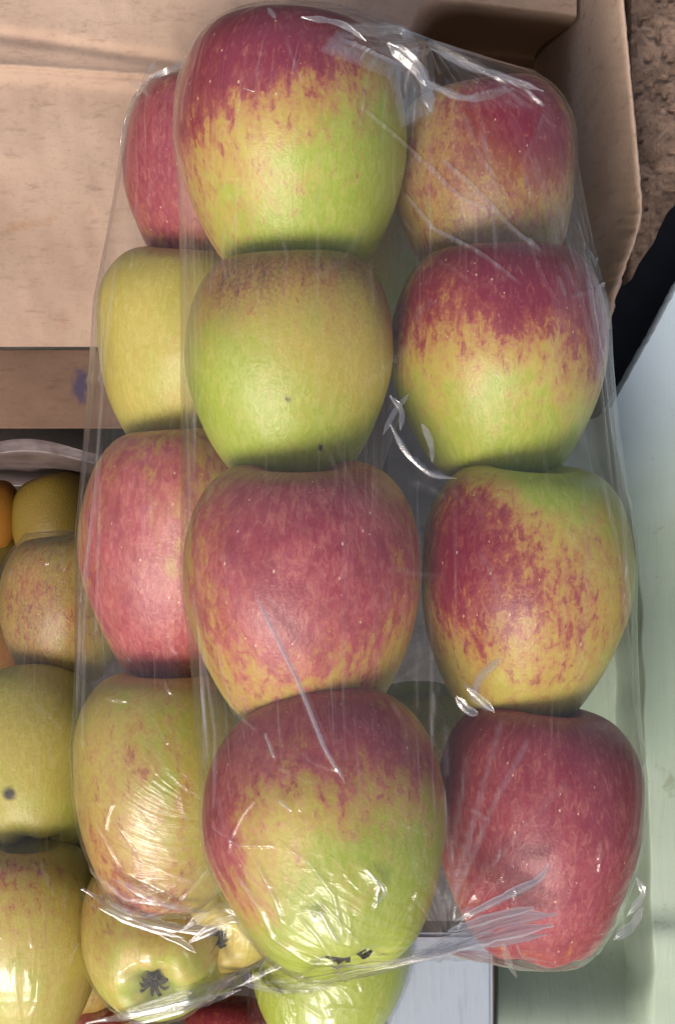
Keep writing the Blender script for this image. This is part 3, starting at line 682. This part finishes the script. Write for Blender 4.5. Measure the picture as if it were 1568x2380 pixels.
def wall_mesh():
    ys = np.linspace(-420, 765, 420); V = []
    prof = [(1.0, .106), (.80, .106), (.74, .1062), (.715, .1065), (.70, .1072), (.685, .109), (.67, .1115), (.655, .1143), (.642, .1166), (.634, .118), (.631, .1188), (.6305, .1197), (.632, .1205), (.637, .1208), (.65, .118), (.68, .1145), (.74, .112), (1.0, .112)]
    for y in ys:
        k_ = smooth(470, 775, y)
        for k, (d, X) in enumerate(prof):
            top = smooth(.70, .64, d)
            off = top * (-30 + .085 * min(y, 470) - 78 * k_) + (4 * float(vnoise(np.array(y * .008), np.array(k * .15))) + 1.2 * float(vnoise(np.array(y * .021), np.array(k * .5))) + (.8 + 1.8 * smooth(300, 500, y)) * float(vnoise(np.array(y * .09), np.array(k * .9))) * (8 <= k <= 13)) * top
            V.append(P(X * FPX / d + PW / 2 + off, y, d))
    return grid_mesh('side_wall', np.array([tuple(v) for v in V]), len(prof), len(ys))
wm = wall_mesh(); wm.flip_normals(); add_obj('side_wall', wm, M_card, carton)
ink = lambda x, y: np.clip(smooth(34, 14, np.hypot((x - 188) * 1.3, (y - 895) * .7) + 8 * vnoise(x * .08, y * .08)), 0, 1) * .75
sheet('lower_flap', lambda x, y: .706 + .014 * smooth(812, 995, y) + .0012 * vnoise(x * .01, y * .02), -500, 520, 812, 995, 160, 60, M_card_shaded, carton, ink=ink, thick=.004)

slab_end = lambda x: 470 + (1568 - x) * 1.72 + 9 * vnoise(x * .06, 0 * x)
slab_o = sheet('rough_slab', lambda x, y: .672 + .0010 * vnoise(x * .03, y * .03) + .0004 * vnoise(x * .13, y * .13, 4) + .0032 * np.clip(vnoise(x * .07 + 9, y * .07), 0, 1) ** 2,
               1466, 2100, 0, 1, 300, 380, M_slab, thick=.02, warp=lambda x, t: -420 + (slab_end(x) + 420) * t)
tag(slab_o, 'gritty brown pitted slab outside the carton at the upper right', 'slab')

bar = prism('black_bar', [(1300, 640), (1700, 100), (2000, 100), (2000, 800), (1440, 1200), (1300, 1200)], .720, .02, M_black)
tag(bar, 'black plastic bar slanting between the brown slab and the painted board', 'bar')
def board_fn(x, y):
    e = 1492 + (y - 1600) * .035 - 60 * smooth(1350, 900, y) + 5 * vnoise(y * .012, 0 * y)
    return .692 - .060 * smooth(-66, 6, x - e) * (1 - .9 * smooth(2150, 2420, y)) - .036 * smooth(2100, 2420, y) + .0006 * vnoise(x * .01, y * .004)
def board_end(x):
    return np.where(x > 1416, 402 + (1720 - x) * 1.81, 952 + (1416 - x) * .6) + 4 * vnoise(x * .045, 0 * x) + 1.5 * vnoise(x * .15, 0 * x)
bd = sheet('painted_board', board_fn, 1157, 2100, 0, 1, 700, 420, M_green, thick=.018, warp=lambda x, t: board_end(x) + (2900 - board_end(x)) * t ** 1.15)
tag(bd, 'pale green painted wooden board along the right side', 'board', None)
bd2 = prism('painted_board', [(900, 2170), (1144, 2170), (1146, 2900), (900, 2900)], .650, .022, M_blue)
tag(bd2, 'narrow whitish blue board left of the black seam at the bottom', 'board', None)
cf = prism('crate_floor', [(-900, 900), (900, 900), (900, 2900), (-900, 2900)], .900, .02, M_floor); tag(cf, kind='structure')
bag = sheet('plastic_bag', lambda x, y: .735 + .13 * smooth(1066, 1128, y) + .0016 * vnoise(x * .012, y * .02) + .0003 * vnoise(x * .05, y * .03, 3), -200, 225, 1042, 1130, 120, 60, M_bag)
me = bag.data; co = np.empty(len(me.vertices) * 3, np.float32); me.vertices.foreach_get('co', co); co = co.reshape(-1, 3); pj, dep = project(co)
sh = 22 * np.sin((pj[:, 0] + 60) / 75.0) * smooth(1130, 1045, pj[:, 1]); co[:, 1] += sh / FPX * dep; me.vertices.foreach_set('co', co.ravel())
fattr(me, 'fs', pj[:, 0] / 60000); fattr(me, 'fv', pj[:, 1] / 3000); fattr(me, 'veil', 2.6 * smooth(1200, 1040, pj[:, 1]))
tag(bag, 'greyish crumpled plastic bag edge over the dim fruit, below the dark cardboard flap', 'plastic bag')
gp = bpy.data.meshes.new('ground'); bm = bmesh.new()
for x, y in ((-60, -60), (60, -60), (60, 60), (-60, 60)): bm.verts.new((x, y, 0))
bm.faces.new(bm.verts); bm.to_mesh(gp); bm.free(); tag(add_obj('ground', gp, M_ground), kind='structure')
